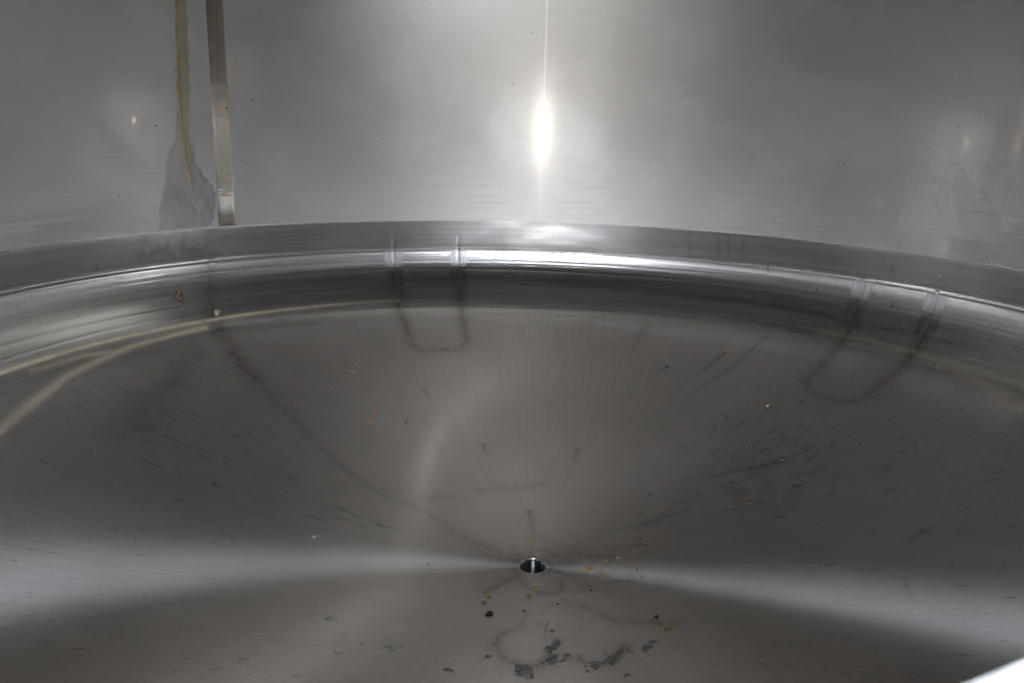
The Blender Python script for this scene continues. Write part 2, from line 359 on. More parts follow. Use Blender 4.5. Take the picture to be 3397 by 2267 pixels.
def stain_material(name, c1, c2, scale, gloss, metal_mix, holes=None):
    t = NT(name)
    ob = t.obj()
    n1 = t.noise(ob, scale, 5., .65, .3)
    n2 = t.noise(t.mapping(ob, (1, 1, .25)), scale * 4, 3., .6)
    col = t.mix(t.ramp(t.math('ADD', t.math('MULTIPLY', n1, .7), t.math('MULTIPLY', n2, .3)), .34, .66), c1, c2)
    bn = t.bump(n2, .25, .001)
    s = t.mixs(metal_mix, t.diffuse(col, bn), t.glossy(t.mix(.5, col, (.60, .58, .55)), gloss, 0., bn))
    if holes:
        hn = t.noise(t.mapping(ob, (1, 1, .5)), holes, 4., .6, .4)
        s = t.mixs(t.ramp(hn, .34, .60, .7, 0.), s, t.n('ShaderNodeBsdfTransparent').outputs[0])
    return t.finish(s)

def plain(name, c1, c2, scale, rough, metallic=0., bump=.3):
    t = NT(name)
    ob = t.obj()
    n = t.noise(ob, scale, 4., .6)
    col = t.mix(t.ramp(n, .35, .68), c1, c2)
    return t.finish(t.principled(Base_Color=col, Roughness=rough, Metallic=metallic, Normal=t.bump(n, bump, .001)))

M_SHELL = shell_material()
M_HEAD = head_material()
M_WELD = weld_material()
M_HALO = stain_material('dull water film', (.56, .53, .495), (.455, .43, .40), 16., .46, .84, 8.)
M_CORE = stain_material('yellow brown dried film', (.29, .235, .13), (.38, .33, .23), 13., .5, .42)
M_CORE_EDGE = stain_material('ochre dried edge', (.25, .175, .07), (.33, .25, .12), 40., .5, .25)
def tube_material():
    t = NT('polished outlet steel')
    return t.finish(t.mixs(.5, t.glossy((.50, .51, .53), .2, .93, None, t.tangent()), t.glossy((.40, .41, .43), .06, .3, None, t.tangent())))
M_TUBE = tube_material()
M_RING = plain('outlet rim steel', (.62, .59, .56), (.70, .68, .65), 60., .16, 1., .05)
M_GASKET = plain('pale silicone gasket', (.72, .72, .71), (.80, .80, .79), 30., .5, 0., .05)
M_NECK = plain('manway steel', (.58, .56, .53), (.63, .61, .58), 18., .35, 1., .05)
M_ROOF = plain('roof steel', (.20, .19, .18), (.26, .25, .24), 5., .42, 1., .05)
M_SEED = plain('dry brown husk', (.12, .055, .026), (.32, .17, .085), 260., .62, 0., .9)
M_FLAKE = plain('ochre residue', (.36, .18, .05), (.50, .285, .095), 160., .7, 0., .8)
M_FLAKE_Y = plain('yellow green residue', (.30, .225, .075), (.42, .33, .135), 160., .7, 0., .8)
M_CRUMB = plain('dark dirt crumb', (.035, .03, .025), (.10, .08, .06), 200., .8, 0., .8)
M_SPECK = plain('dull speck', (.07, .06, .05), (.13, .11, .09), 200., .8, 0., .3)
M_CRUMB_B = plain('brown dirt crumb', (.05, .03, .015), (.16, .10, .05), 200., .8, 0., .8)
M_BEIGE = plain('beige crumb', (.30, .24, .16), (.42, .35, .25), 200., .8, 0., .8)
M_PATCH = plain('dark grey dried residue', (.21, .21, .205), (.43, .42, .40), 150., .55, 0., .6)
M_PALE = plain('pale scale', (.50, .51, .52), (.66, .67, .68), 160., .55, 0., .6)
def bead_material():
    t = NT('water')
    return t.finish(t.principled(Base_Color=(.95, .97, 1.), Roughness=.03, IOR=1.33, Transmission_Weight=1.0))
M_BEAD = bead_material()

# ------------------------------------------------------------------ the vessel
def empty(name, loc):
    o = bpy.data.objects.new(name, None)
    o.empty_display_size = .05
    o.location = loc
    SC.collection.objects.link(o)
    return o

vessel = tag(empty('steel_vessel', (0, 0, 0)),
             'inside of a round stainless steel vessel with dished bottom, seen through its oval manway', 'tank')

# manway opening: an ellipse in the x/z plane cut through the near wall
MX, MZ, MA, MB = -.008, .2075, .324, .180
MT = math.radians(12)          # the oval sits slightly tilted
def in_oval(x, z, grow):
    dx, dz = x - MX, z - MZ
    uu, ww = dx * math.cos(MT) + dz * math.sin(MT), -dx * math.sin(MT) + dz * math.cos(MT)
    return (uu / (MA + grow)) ** 2 + (ww / (MB + grow)) ** 2 < 1
HT = 1.7

# -- cylindrical shell
na, nz = 720, 340
az = np.arange(na) / na * 2 * PI - PI
zs = np.linspace(-.0012, HT, nz)
A, Z = np.meshgrid(az, zs)
RW = R - .0025
P = np.stack([RW * np.sin(A), RW * np.cos(A), Z], -1)
ac = az + PI / na
ZC = (zs[:-1] + zs[1:])[:, None] / 2
keep = ~((np.cos(ac)[None, :] < 0) & in_oval(RW * np.sin(ac)[None, :], ZC, .016))
shell = grid_mesh('shell_wall', P, M_SHELL, vessel, True, keep, None, (np.append(az, PI), zs))
shell['label'] = 'satin grey cylindrical steel wall with a white lamp glare'

# -- dished bottom, with the marks on it as vertex attributes
na = 1620
az = np.arange(na) / na * 2 * PI - PI
ss = np.concatenate([np.linspace(0, .3, 110)[:-1], np.linspace(.3, S_END - .0215, 330)])
pr = np.array([prof(max(s, 1e-6))[:2] for s in ss])
P = np.stack([pr[:, :1] * np.sin(az), pr[:, :1] * np.cos(az), np.repeat(pr[:, 1:], na, 1)], -1)
flat = P.reshape(-1, 3)
AZD = np.broadcast_to(np.degrees(az), P.shape[:2])
SS = np.broadcast_to(ss[:, None], P.shape[:2])

def stroke(pts, w0, w1=None, amp=1., jitter=.0, soft=1.6, step=.02, fade=None):
    """soft line along surface points, as a field on the head's vertices"""
    out = np.zeros(len(flat))
    w1 = w0 if w1 is None else w1
    dense = []
    for (a0, s0), (a1, s1) in zip(pts[:-1], pts[1:]):
        p0, p1 = surf(a0, s0), surf(a1, s1)
        n = max(2, int((p1 - p0).length / step))
        for i in range(n):
            t = i / n
            # interpolate in space, it is short enough to stay on the dish
            dense.append(p0.lerp(p1, t) + Vector((random.gauss(0, jitter), random.gauss(0, jitter), 0)))
    dense.append(surf(*pts[-1]))
    D = np.array([tuple(q) for q in dense])
    wmax = max(w0, w1) * 3
    lo, hi = D.min(0) - wmax, D.max(0) + wmax
    lo[2] -= .05; hi[2] += .05
    idx = np.nonzero(np.all((flat >= lo) & (flat <= hi), 1))[0]
    if len(idx) == 0:
        return out
    X = flat[idx]
    best = np.zeros(len(idx))
    m = len(D) - 1
    for i in range(m):
        a, b = D[i], D[i + 1]
        ab = b - a
        t = np.clip(((X - a) @ ab) / max(ab @ ab, 1e-12), 0, 1)
        d = np.linalg.norm(X - (a + t[:, None] * ab), axis=1)
        f = (i + t) / m
        w = w0 + (w1 - w0) * f
        g = np.exp(-(d / w) ** soft)
        if fade is not None:
            g = g * (fade[0] + (fade[1] - fade[0]) * f)
        best = np.maximum(best, g)
    out[idx] = best * amp
    return out

def addmax(a, b):
    return np.maximum(a, b)

tint = np.zeros(len(flat)); grime_dark = np.zeros(len(flat)); polish = np.zeros(len(flat))
ridge = np.zeros(len(flat)); pale = np.zeros(len(flat)); scr = np.zeros(len(flat)); ochre = np.zeros(len(flat))

def pad_mark(a0, a1, s0, s1, arc):
    """heat line left by a bracket welded to the outside: a rounded U in (azimuth, s)"""
    global tint, ridge, polish, grime_dark
    pts = []
    k = 57.3 / .93                         # degrees per unit of width in the knuckle
    rad = arc
    pts += [(a0, s0 + (s1 - rad - s0) * i / 12) for i in range(13)]
    pts += [(a0 + (rad - rad * math.cos(t)) * k * 1.15, s1 - rad + rad * math.sin(t)) for t in np.linspace(.2, PI / 2, 6)]
    pts += [(a1 - (rad - rad * math.cos(t)) * k * 1.15, s1 - rad + rad * math.sin(t)) for t in np.linspace(PI / 2, .2, 6)]
    pts += [(a1, s1 - rad - (s1 - rad - s0) * i / 12) for i in range(13)]
    line = stroke(pts, .0078, soft=1.4, jitter=.0012, step=.012)
    wide = stroke(pts, .020, soft=2., step=.02)
    S = SS.ravel(); AA = AZD.ravel()
    up = np.clip((S - .05) / .08, 0, 1)
    tint = addmax(tint, line * (.42 + .34 * np.clip(1 - (S - .12) / .3, 0, 1)) * up)
    grime_dark = addmax(grime_dark, wide * .72 * np.clip((S - .11) / .04, 0, 1) * np.clip(1 - (S - .22) / .2, .25, 1))
    ridge[:] = addmax(ridge, stroke(pts, .0035, soft=2., step=.012) * .9)
    for a in (a0, a1):
        side = np.clip(1 - (np.abs(AA - a) - 1.15) / .25, 0, 1)
        edge = np.clip((S - .078) / .006, 0, 1) * np.clip((.125 - S) / .03, 0, 1)
        polish = addmax(polish, side * edge)
        brown = np.clip((S - .112) / .02, 0, 1) * np.clip((.2 - S) / .05, 0, 1)
        tint = addmax(tint, side * brown * .62)

pad_mark(-21.85, -12.1, .05, .405, .035)
pad_mark(47.4, 57.25, .045, .416, .05)

# radial weld of the dish with dirt caught in it
weld_pts = [(-48.2, .07), (-49.5, .16)] + SEAM_LINE + [(-70, 1.17)]
tint = addmax(tint, stroke(weld_pts, .0065, .004, .30, .0025, 1.3, .02, (1.2, .3)))
grime_dark = addmax(grime_dark, stroke(weld_pts, .022, .012, .34, .004, 1.6, .02, (1.2, .4)))
tint = addmax(tint, stroke([(-50.3, .215), (-51, .33), (-51.25, .42)], .012, .012, .7, .006, 1.2, .01))
ridge = addmax(ridge, stroke(weld_pts, .005, .004, .3))
wob = np.sin(np.radians(AZD.ravel()) * 3.1 + 1.) * .004
rings = sum(a_ * np.exp(-((SS.ravel() - c_ - wob * f_) / w_) ** 2) * (.6 + .4 * np.sin(np.radians(AZD.ravel()) * q_ + c_ * 60))
            for a_, c_, w_, f_, q_ in ((.9, .168, .003, .2, 2.), (.45, .078, .003, .3, 3.), (.6, .128, .0034, 1., 4.), (.4, .106, .0026, .8, 5.), (.5, .193, .003, .5, 3.3)))
ridge = addmax(ridge, rings)
# comet tails running down to the outlet
for i, p in enumerate(TAILS):
    big = i == 0
    tint = addmax(tint, stroke(p, .0074 if big else .0040, .0024, .95 if big else .58, .0008, 1.4, .012, (1., .25 if big else .15)))
    grime_dark = addmax(grime_dark, stroke(p, .014 if big else .008, .007, .3, .001, 1.5, .02, (1., .2)))
# fine scuffs running down the right flank and a few on the left
for q in range(170):
    left_ = q % 5 == 0
    a = random.uniform(-82, -58) if left_ else random.gauss(57, 9)
    s_ = random.uniform(.45, .95) if left_ else random.gauss(.70, .14)
    ln = random.uniform(.008, .05)
    if s_ < .42 or s_ > 1.05:
        continue
    tint = addmax(tint, stroke([(a, s_), (a + random.gauss(0, .5), s_ + ln)], random.uniform(.0022, .0042), .0018, random.uniform(.25, .9), .0006, 1.5, .012, (1., .2)))
grime_dark = addmax(grime_dark, stroke(DARK_SWATH, .028, .05, .55, .004, 2.))  # broad soft darker swath on the left slope below the knuckle
# drip stain carried over the flange and knuckle
for q in range(44):
    a, s_ = random.gauss(-52.4, 2.4), random.uniform(.002, .066)
    grime_dark = addmax(grime_dark, stroke([(a, s_), (a + random.gauss(0, .8), s_ + random.uniform(.004, .018))], random.uniform(.006, .013), None, random.uniform(.3, .8), .003, 1.6, .004))
    if q % 3 == 0:
        pale = addmax(pale, stroke([(a + .6, s_ * .6), (a + .5, s_ * .6 + .01)], .006, None, .7, .002, 1.6, .004))
tint = addmax(tint, stroke([(-51.8, .042), (-50.2, .052), (-49.2, .044)], .012, .012, .4, .006, 1.6, .01))
# tide lines round the outlet
for i, p in enumerate(TIDE_LINES):
    strong = i in (0, 1, 7, 8)
    tint = addmax(tint, stroke(p, .0058 if strong else .005, None, .48 if strong else (.16 if i in (11, 12) else .33), .0022, 1.3, .012))
    grime_dark = addmax(grime_dark, stroke(p, .016, None, .30 if strong else .2, .003, 1.5, .03))
for p in FLANGE_DRIPS:
    tint = addmax(tint, stroke(p, .0022, .003, .55, .0003, 1.6, .01))
# ochre line painted at one height, and its branch on the left
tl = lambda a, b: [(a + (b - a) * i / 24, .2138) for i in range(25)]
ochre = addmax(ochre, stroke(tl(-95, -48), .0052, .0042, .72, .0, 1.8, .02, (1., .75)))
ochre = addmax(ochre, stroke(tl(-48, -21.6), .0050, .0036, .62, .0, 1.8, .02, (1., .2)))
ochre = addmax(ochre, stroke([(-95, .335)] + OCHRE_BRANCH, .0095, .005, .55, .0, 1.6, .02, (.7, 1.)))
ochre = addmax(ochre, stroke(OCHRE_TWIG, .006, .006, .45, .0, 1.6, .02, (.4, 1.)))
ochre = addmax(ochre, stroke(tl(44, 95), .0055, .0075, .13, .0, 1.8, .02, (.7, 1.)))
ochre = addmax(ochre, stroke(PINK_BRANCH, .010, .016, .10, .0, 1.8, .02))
for i, p in enumerate(SCRATCHES):
    if i < 2:
        tint = addmax(tint, stroke(p, .0012, None, .6, .0012, 2., .03))
    else:
        scr = addmax(scr, stroke(p, .0013, None, .5, .0009, 2., .03))
# faint pale film inside the tide mark in front of the outlet
cx, cy = 0.0, -.30
pale = addmax(pale, .30 * np.exp(-(((flat[:, 0] - .02) / .22) ** 2 + ((flat[:, 1] + .17) / .17) ** 2) ** 2))
for a, s in PALE_PATCHES:
    q = surf(a, s)
    d = np.linalg.norm(flat - np.array(q), axis=1)
    pale = addmax(pale, 1.0 * np.exp(-(d / .012) ** 2))
# raised worked collar round the outlet, and a brown bloom on the steel about it
rr = np.hypot(flat[:, 0], flat[:, 1])
tint = addmax(tint, .20 * np.exp(-(np.hypot(flat[:, 0], flat[:, 1] + .04) / .13) ** 2.5))
tint = addmax(tint, .42 * np.exp(-((rr - .031) / .007) ** 2))
ridge = addmax(ridge, .9 * np.exp(-((rr - .040) / .012) ** 2))
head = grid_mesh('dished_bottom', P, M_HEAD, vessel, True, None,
                 dict(tint=tint, grime_dark=grime_dark, polish=polish, ridge=ridge, pale=pale, scratch=scr, ochre=ochre), (np.append(az, PI), ss))
head['label'] = 'dished steel bottom with bright rounded knuckle, brown stains and scratches'

# -- vertical shell weld, ground flat, standing slightly proud
def strip(name, a0, a1, s_lo, s_hi, mat, parent, h=.0007, nx=30, ny=240, da=0.):
    V = []; F = []
    for j in range(ny + 1):
        s = s_lo + (s_hi - s_lo) * j / ny
        for i in range(nx + 1):
            t = i / nx
            e = min(t, 1 - t)
            hh = -.0002 + (h + .0002) * min(1, e / .12)
            V.append(surf(a0 + (a1 - a0) * t + .035 * math.sin(j * .9) * (1 if i in (0, nx) else 0), s, hh))
    for j in range(ny):
        for i in range(nx):
            k = j * (nx + 1) + i
            F.append((k, k + 1, k + nx + 2, k + nx + 1))
    o = link_mesh(name, V, F, mat, parent)
    lay = o.data.uv_layers.new(name='UVMap')
    for l in o.data.loops:
        v = o.data.vertices[l.vertex_index].co
        lay.data[l.index].uv = (math.atan2(v.x, v.y), v.z)
    return o
weld = strip('vertical_weld', -47.12, -44.70, -HT + .05, -.0004, M_WELD, vessel)
weld['label'] = 'flat ground vertical weld strip, dark above and shiny below'
# -- brown drip stain left of the weld: film of dull grey with a yellow core
def film(name, left, right, mat, parent, h, jit, rows=150):
    def at(line, s):
        for (a0, s0), (a1, s1) in zip(line[:-1], line[1:]):
            if min(s0, s1) <= s <= max(s0, s1) and s1 != s0:
                return a0 + (a1 - a0) * (s - s0) / (s1 - s0)
        return line[0][0] if s < line[0][1] else line[-1][0]
    top = min(left[0][1], right[0][1]); bot = max(left[-1][1], right[-1][1])
    V = []; F = []; nx = 6
    jl = jr = 0
    for j in range(rows + 1):
        s = top + (bot - top) * j / rows
        jl = jl * .7 + random.gauss(0, jit); jr = jr * .7 + random.gauss(0, jit)
        a0, a1 = at(left, s) + jl, at(right, s) + jr
        if a1 < a0 + .04:
            a1 = a0 + .04
        for i in range(nx + 1):
            t = i / nx
            V.append(surf(a0 + (a1 - a0) * t, s, h * min(1, min(t, 1 - t) / .1 + .3)))
    for j in range(rows):
        for i in range(nx):
            k = j * (nx + 1) + i
            F.append((k, k + 1, k + nx + 2, k + nx + 1))
    return link_mesh(name, V, F, mat, parent)
def up(line, s=-.75):
    (a, b) = line[0]
    return [(a + .1, s)] + line
def mono(line):
    out = [line[0]]
    for q in line[1:]:
        if q[1] > out[-1][1] + .001:
            out.append(q)
    return out
halo = film('drip_halo', mono(up(HALO_LEFT)) , mono(up(HALO_RIGHT)), M_HALO, vessel, .0007, .13)
halo['label'] = 'dull grey water film spreading round the yellow drip stain'
core = film('drip_stain', mono(up(CORE_LEFT)), mono(up(CORE_RIGHT)), M_CORE, vessel, .0013, .07)
core['label'] = 'long yellow brown dried drip running down the wall'
edge_r = [(a + .32 + .1 * math.sin(i * 1.7), s) for i, (a, s) in enumerate(mono(up(CORE_LEFT))[:-2])]
edge = film('drip_edge', mono(up(CORE_LEFT))[:-2], edge_r, M_CORE_EDGE, core, .0018, .06)
edge['label'] = 'ochre crust along the left edge of the drip'

# -- outlet: rounded lip and polished tube
outlet = None
V = []; F = []; n = 72
zr = prof(S_END - .0215)[1]
tube = [(.0216, zr), (.0212, zr + .0006), (.0206, zr + .0004), (.0200, zr - .0006), (.0197, zr - .0025)]
def lathe(name, pts, mat, parent, n=72, smooth=True):
    V = []; F = []
    for r, z in pts:
        for i in range(n):
            a = 2 * PI * i / n
            V.append((r * math.sin(a), r * math.cos(a), z))
    for j in range(len(pts) - 1):
        for i in range(n):
            k = (i + 1) % n
            F.append((j * n + i, (j + 1) * n + i, (j + 1) * n + k, j * n + k))
    return link_mesh(name, V, F, mat, parent, smooth)
# worked land between dish and lip
outlet = lathe('outlet', [(.0224, zr - .0002)] + tube, M_RING, vessel)
TILT = math.radians(8.5)
for v in outlet.data.vertices[72:]:
    v.co.z += v.co.y * math.tan(TILT)
outlet['label'] = 'small round polished outlet at the bottom centre'
ot = lathe('outlet_tube', [(.0197, zr - .0025), (.0195, zr - .03), (.0195, zr - .5), (.012, zr - .506), (.0005, zr - .506)], M_TUBE, outlet)
for v in ot.data.vertices:
    v.co.z += v.co.y * math.tan(TILT)

# -- manway neck: oval ring through the near wall with a pale gasket on its lip
def ring(name, prof_pts, mat, parent, n=160):
    """prof_pts: (offset outwards from the clear opening, distance outwards through the wall)"""
    V = []; F = []; m = len(prof_pts)
    for i in range(n):
        t = 2 * PI * i / n
        nx_, nz_ = math.cos(t) * MB, math.sin(t) * MA
        l = math.hypot(nx_, nz_); nx_ /= l; nz_ /= l
        x0, z0 = MX + MA * math.cos(t) * math.cos(MT) - MB * math.sin(t) * math.sin(MT), MZ + MA * math.cos(t) * math.sin(MT) + MB * math.sin(t) * math.cos(MT)
        nx_, nz_ = nx_ * math.cos(MT) - nz_ * math.sin(MT), nx_ * math.sin(MT) + nz_ * math.cos(MT)
        for off, dep in prof_pts:
            x, z = x0 + nx_ * off, z0 + nz_ * off
            V.append((x, -math.sqrt(max(R * R - x * x, 0)) - dep, z))
    for i in range(n):
        k = (i + 1) % n
        for j in range(m):
            q = (j + 1) % m
            F.append((i * m + j, k * m + j, k * m + q, i * m + q))
    return link_mesh(name, V, F, mat, parent)
neck = ring('manway_neck', [(.024, -.006), (.006, -.010), (.002, -.006), (.002, .10), (.012, .10), (.012, .004), (.024, .004)], M_NECK, vessel)
ring('gasket', [(-.001, -.011), (.0018, -.0135), (.005, -.0125), (.0018, -.004), (.0018, .055), (-.001, .055)], M_GASKET, neck)

# -- closed domed roof
top = [(R - .0025, HT), (.97, HT + .06), (.86, HT + .13), (.6, HT + .20), (.3, HT + .235), (.002, HT + .25)]
lathe('domed_roof', top, M_ROOF, vessel, 96)

# ------------------------------------------------------------------ loose things lying in the bottom
def husk(name, az, s, length, width, rot, mat, curl=0.):
    """a small dry husk: pointed ellipsoid with a crease along it"""
    V = []; F = []; nu, nv = 14, 10
    for j in range(nv + 1):
        t = j / nv * 2 - 1
        w = width / 2 * max(0.0, 1 - abs(t) ** 2.3) ** .6
        for i in range(nu):
            a = 2 * PI * i / nu
            crease = 1 - .34 * math.exp(-((a - PI / 2) / .42) ** 2)
            x = t * length / 2
            y = w * math.cos(a) + curl * length * (t * t - .3)
            z = w * .72 * math.sin(a) * crease
            V.append((x, y, z + width * .30))
    for j in range(nv):
        for i in range(nu):
            k = (i + 1) % nu
            F.append((j * nu + i, j * nu + k, (j + 1) * nu + k, (j + 1) * nu + i))
    o = link_mesh(name, V, F, mat)
    place(o, az, s, rot)
    return o

def place(o, az, s, rot, h=0.0):
    e, d, n = frame(az, s)
    x = (e * math.cos(rot) + d * math.sin(rot)).normalized()
    y = n.cross(x).normalized()
    m = Matrix((x, y, n)).transposed().to_4x4()
    m.translation = surf(az, s, h)
    o.matrix_world = m

def crumb(name, az, s, size, mat, flat_=.6, seed=0, stretch=1.0, rot=0.0):
    """an irregular clod: noisy low sphere sunk a little into contact"""
    rs = random.Random(seed)
    V = []; F = []; nu, nv = 12, 7
    ph = [rs.uniform(0, 6.28) for _ in range(8)]
    for j in range(nv + 1):
        b = -PI / 2 + PI * j / nv
        for i in range(nu):
            a = 2 * PI * i / nu
            k = 1 + .22 * math.sin(2 * a + ph[0] + b) + .18 * math.sin(3 * a + ph[1] - 2 * b) + .10 * math.sin(5 * a + ph[2]) * math.cos(3 * b + ph[3])
            r = size / 2 * k
            V.append((r * math.cos(b) * math.cos(a) * stretch, r * math.cos(b) * math.sin(a), size / 2 * flat_ * (math.sin(b) + .7) * (1 + .15 * math.sin(4 * a + ph[4]))))
    for j in range(nv):
        for i in range(nu):
            k = (i + 1) % nu
            F.append((j * nu + i, j * nu + k, (j + 1) * nu + k, (j + 1) * nu + i))
    o = link_mesh(name, V, F, mat)
    place(o, az, s, rot)
    return o

def crust(name, az, s, la, ls, rot, mat, seed=0, h=.0012, ragged=.35, bits=0):
    """a thin raised crust with a ragged outline that follows the surface"""
    rs = random.Random(seed)
    V = []; F = []
    r0 = max(prof(s)[0], .05)
    def blob(ca, cs, la_, ls_):
        n = 44; base = len(V)
        ph = [rs.uniform(0, 6.28) for _ in range(7)]
        rings = (0., .45, .8, .94, 1.0)
        for q in rings:
            for i in range(n):
                t = 2 * PI * i / n
                k = 1 + ragged * (.5 * math.sin(2 * t + ph[0]) + .45 * math.sin(3 * t + ph[1]) + .35 * math.sin(5 * t + ph[2]) + .3 * math.sin(9 * t + ph[3]) + .25 * rs.uniform(-1, 1) * (q > .9))
                x, y = la_ * k * q * math.cos(t), ls_ * k * q * math.sin(t)
                xr, yr = x * math.cos(rot) - y * math.sin(rot), x * math.sin(rot) + y * math.cos(rot)
                hh = h * (1 - q ** 6) * (1 + .3 * math.sin(6 * t + ph[4])) - .0002 * (q == 1.)
                V.append(surf(ca + math.degrees(xr / r0), cs + yr, hh))
        for j in range(len(rings) - 1):
            for i in range(n):
                k = (i + 1) % n
                F.append((base + j * n + i, base + (j + 1) * n + i, base + (j + 1) * n + k, base + j * n + k))
    blob(az, s, la, ls)
    for _ in range(bits):
        t = rs.uniform(0, 6.28); q = rs.uniform(1.1, 1.9); f = rs.uniform(.12, .3)
        x, y = la * q * math.cos(t), ls * q * math.sin(t)
        xr, yr = x * math.cos(rot) - y * math.sin(rot), x * math.sin(rot) + y * math.cos(rot)
        blob(az + math.degrees(xr / r0), s + yr, la * f, ls * f)
    c = surf(az, s)
    o = link_mesh(name, [Vector(v) - c for v in V], F, mat)
    o.location = c
    return o

# brown husks scattered on the far left slope of the dish
seed_info = [
    (.012, .0085, .5, 'small round brown husk in the middle of the upper three left of the bracket marks'),
    (.012, .0075, 1.0, 'curled brown husk nearest the centre of the upper three on the left slope'),
    (.0150, .0075, -.6, 'long light brown husk lying across, topmost of the lower four on the left slope'),
    (.0145, .0068, .05, 'brown husk touching the end of another, left one of the lower touching pair'),
    (.0130, .0066, .0, 'dark brown husk below the left one, lowest husk on the left slope'),
    (.0150, .0062, -.35, 'reddish brown husk lying alone on the edge of the pale curved gleam'),
    (.0110, .0075, .4, 'topmost tiny brown husk of all, highest on the left slope'),
]
for (a, s), (L, W, rt, lab) in zip(SEEDS, seed_info):
    o = husk('grain_husk', a, s, L, W, rt, M_SEED, random.uniform(-.12, .12))
    tag(o, lab, 'husk', 'brown husks lying on the left slope of the dish')

flake_info = [
    # size along az, along s, kind, label
    (.0075, .0055, 'o', 'bright orange flake just above the outlet on the thin brown run line'),
    (.0085, .0105, 'o', 'largest orange flake, right of the outlet at the edge of the bright band'),
    (.0050, .0040, 'y', 'small yellow flake touching the underside of the largest orange flake'),
    (.0075, .0075, 'o', 'round orange flake right of and below the largest orange flake'),
    (.0080, .0045, 'y', 'broken ochre flake left of the slanting orange flake on the bright band'),
    (.0090, .0042, 'o', 'slanting orange flake, upper right of the group beside the outlet'),
    (.0032, .0030, 'o', 'tiny ochre flake above the round orange flake'),
    (.0048, .0048, 'y', 'yellow flake below the bright band, right of the outlet'),
    (.0040, .0036, 'y', 'small yellow flake up and right of the yellow flake below the bright band'),
    (.0032, .0030, 'y', 'tiny yellow flake at the right end of the row below the bright band'),
    (.0052, .0042, 'o', 'orange flake at the left end of the brown tide line, top of three'),
    (.0062, .0045, 'o', 'ochre flake in the middle of the three at the left end of the tide line'),
    (.0062, .0052, 'y', 'dull yellow flake, lowest of the three at the left end of the tide line'),
    (.0150, .0075, 'y', 'long olive yellow streak of residue in front of the outlet'),
    (.0058, .0105, 'o', 'hooked ochre scrap just below the olive yellow streak'),
    (.0032, .0030, 'y', 'tiny yellow fleck up and left of the outlet on the steel'),
    (.0070, .0045, 'y', 'faint olive smear right of the tide line below the bright band'),
    (.0040, .0032, 'o', 'small orange fleck at the right end of the lower wavy tide line'),
    (.0036, .0032, 'o', 'small orange fleck inside the bright band, right of the slanting flake'),
    (.0090, .0075, 'y', 'yellow fleck at the right end of the far right yellow cluster'),
    (.0085, .0060, 'y', 'yellow fleck at the left of the far right yellow cluster'),
    (.0070, .0052, 'y', 'yellow fleck in the middle of the far right yellow cluster'),
    (.0060, .0052, 'y', 'brownish yellow fleck above the far right yellow cluster'),
    (.0042, .0042, 'o', 'lone ochre fleck high above the outlet on the grey steel'),
    (.0036, .0032, 'y', 'lone yellow fleck in the bright band left of the outlet'),
    (.0058, .0066, 'y', 'lone yellow fleck on the right slope left of the wide bracket mark'),
]
for i, ((a, s), (la, ls, kd, lab)) in enumerate(zip(FLAKES, flake_info)):
    rot = {5: -.5, 13: -.6, 14: .5}.get(i, random.uniform(-.5, .5))
    o = crust('residue_flake', a, s, la * .5, ls * .5, rot, M_FLAKE if kd == 'o' else M_FLAKE_Y, 100 + i, .0022, .45, 2 if i in (13, 19, 20, 1) else 0)
    tag(o, lab, 'flake', 'ochre flakes of dried residue round the outlet')

crumb_info = [
    (.0125, 'd', 'black crumb left in front of the outlet, largest loose black one there'),
    (.0055, 'd', 'small dark crumb on the olive smear right of the outlet'),
    (.0048, 'd', 'tiny black crumb at the top of the thin brown run line above the outlet'),
    (.0055, 'd', 'small dark crumb in front of the outlet below the hooked ochre scrap'),
    (.0050, 'd', 'small dark crumb below right of the hooked ochre scrap'),
    (.0060, 'd', 'black crumb above the right bright band, right of the orange flakes'),
    (.0055, 'd', 'black crumb lying inside the right bright band'),
    (.0105, 'b', 'dark brown clod above the far right yellow cluster'),
    (.0230, 'b', 'shaggy dark brown clod stuck on the knuckle below the drip stain'),
    (.0170, 'e', 'beige crumb on the radial weld just under the knuckle'),
    (.0085, 'd', 'dark crumb in the dirt at the top of the radial weld'),
    (.0065, 'b', 'brown crumb in the radial weld dirt below the dark one'),
    (.0130, 'd', 'black crumb at the head of the long dark comet tail on the right slope'),
    (.0120, 'd', 'black slanting crumb right of the comet tail'),
    (.0110, 'd', 'black crumb up left of the comet tail on the right slope'),
    (.0120, 'b', 'olive brown clod below the comet tail on the right slope'),
    (.0095, 'd', 'dark crumb below left of the comet tail'),
    (.0085, 'd', 'dark crumb far right on the slope, right of the comet tail'),
    (.0110, 'd', 'dark smeared crumb below the comet tail, left of the olive clod'),
    (.0065, 'd', 'dark crumb at the end of a short brown tail under the knuckle, right of centre'),
    (.0050, 'd', 'tiny black crumb alone on the bare grey slope above the outlet'),
    (.0050, 'd', 'tiny dark crumb at the top of the twin hair scratches under the knuckle'),
    (.0060, 'd', 'dark crumb at the head of a thin run line, left of the wide bracket mark'),
    (.0065, 'd', 'dark fleck on the bright knuckle between the two bracket marks'),
    (.0075, 'd', 'dark crumb at the lower left corner of the wide bracket mark'),
]
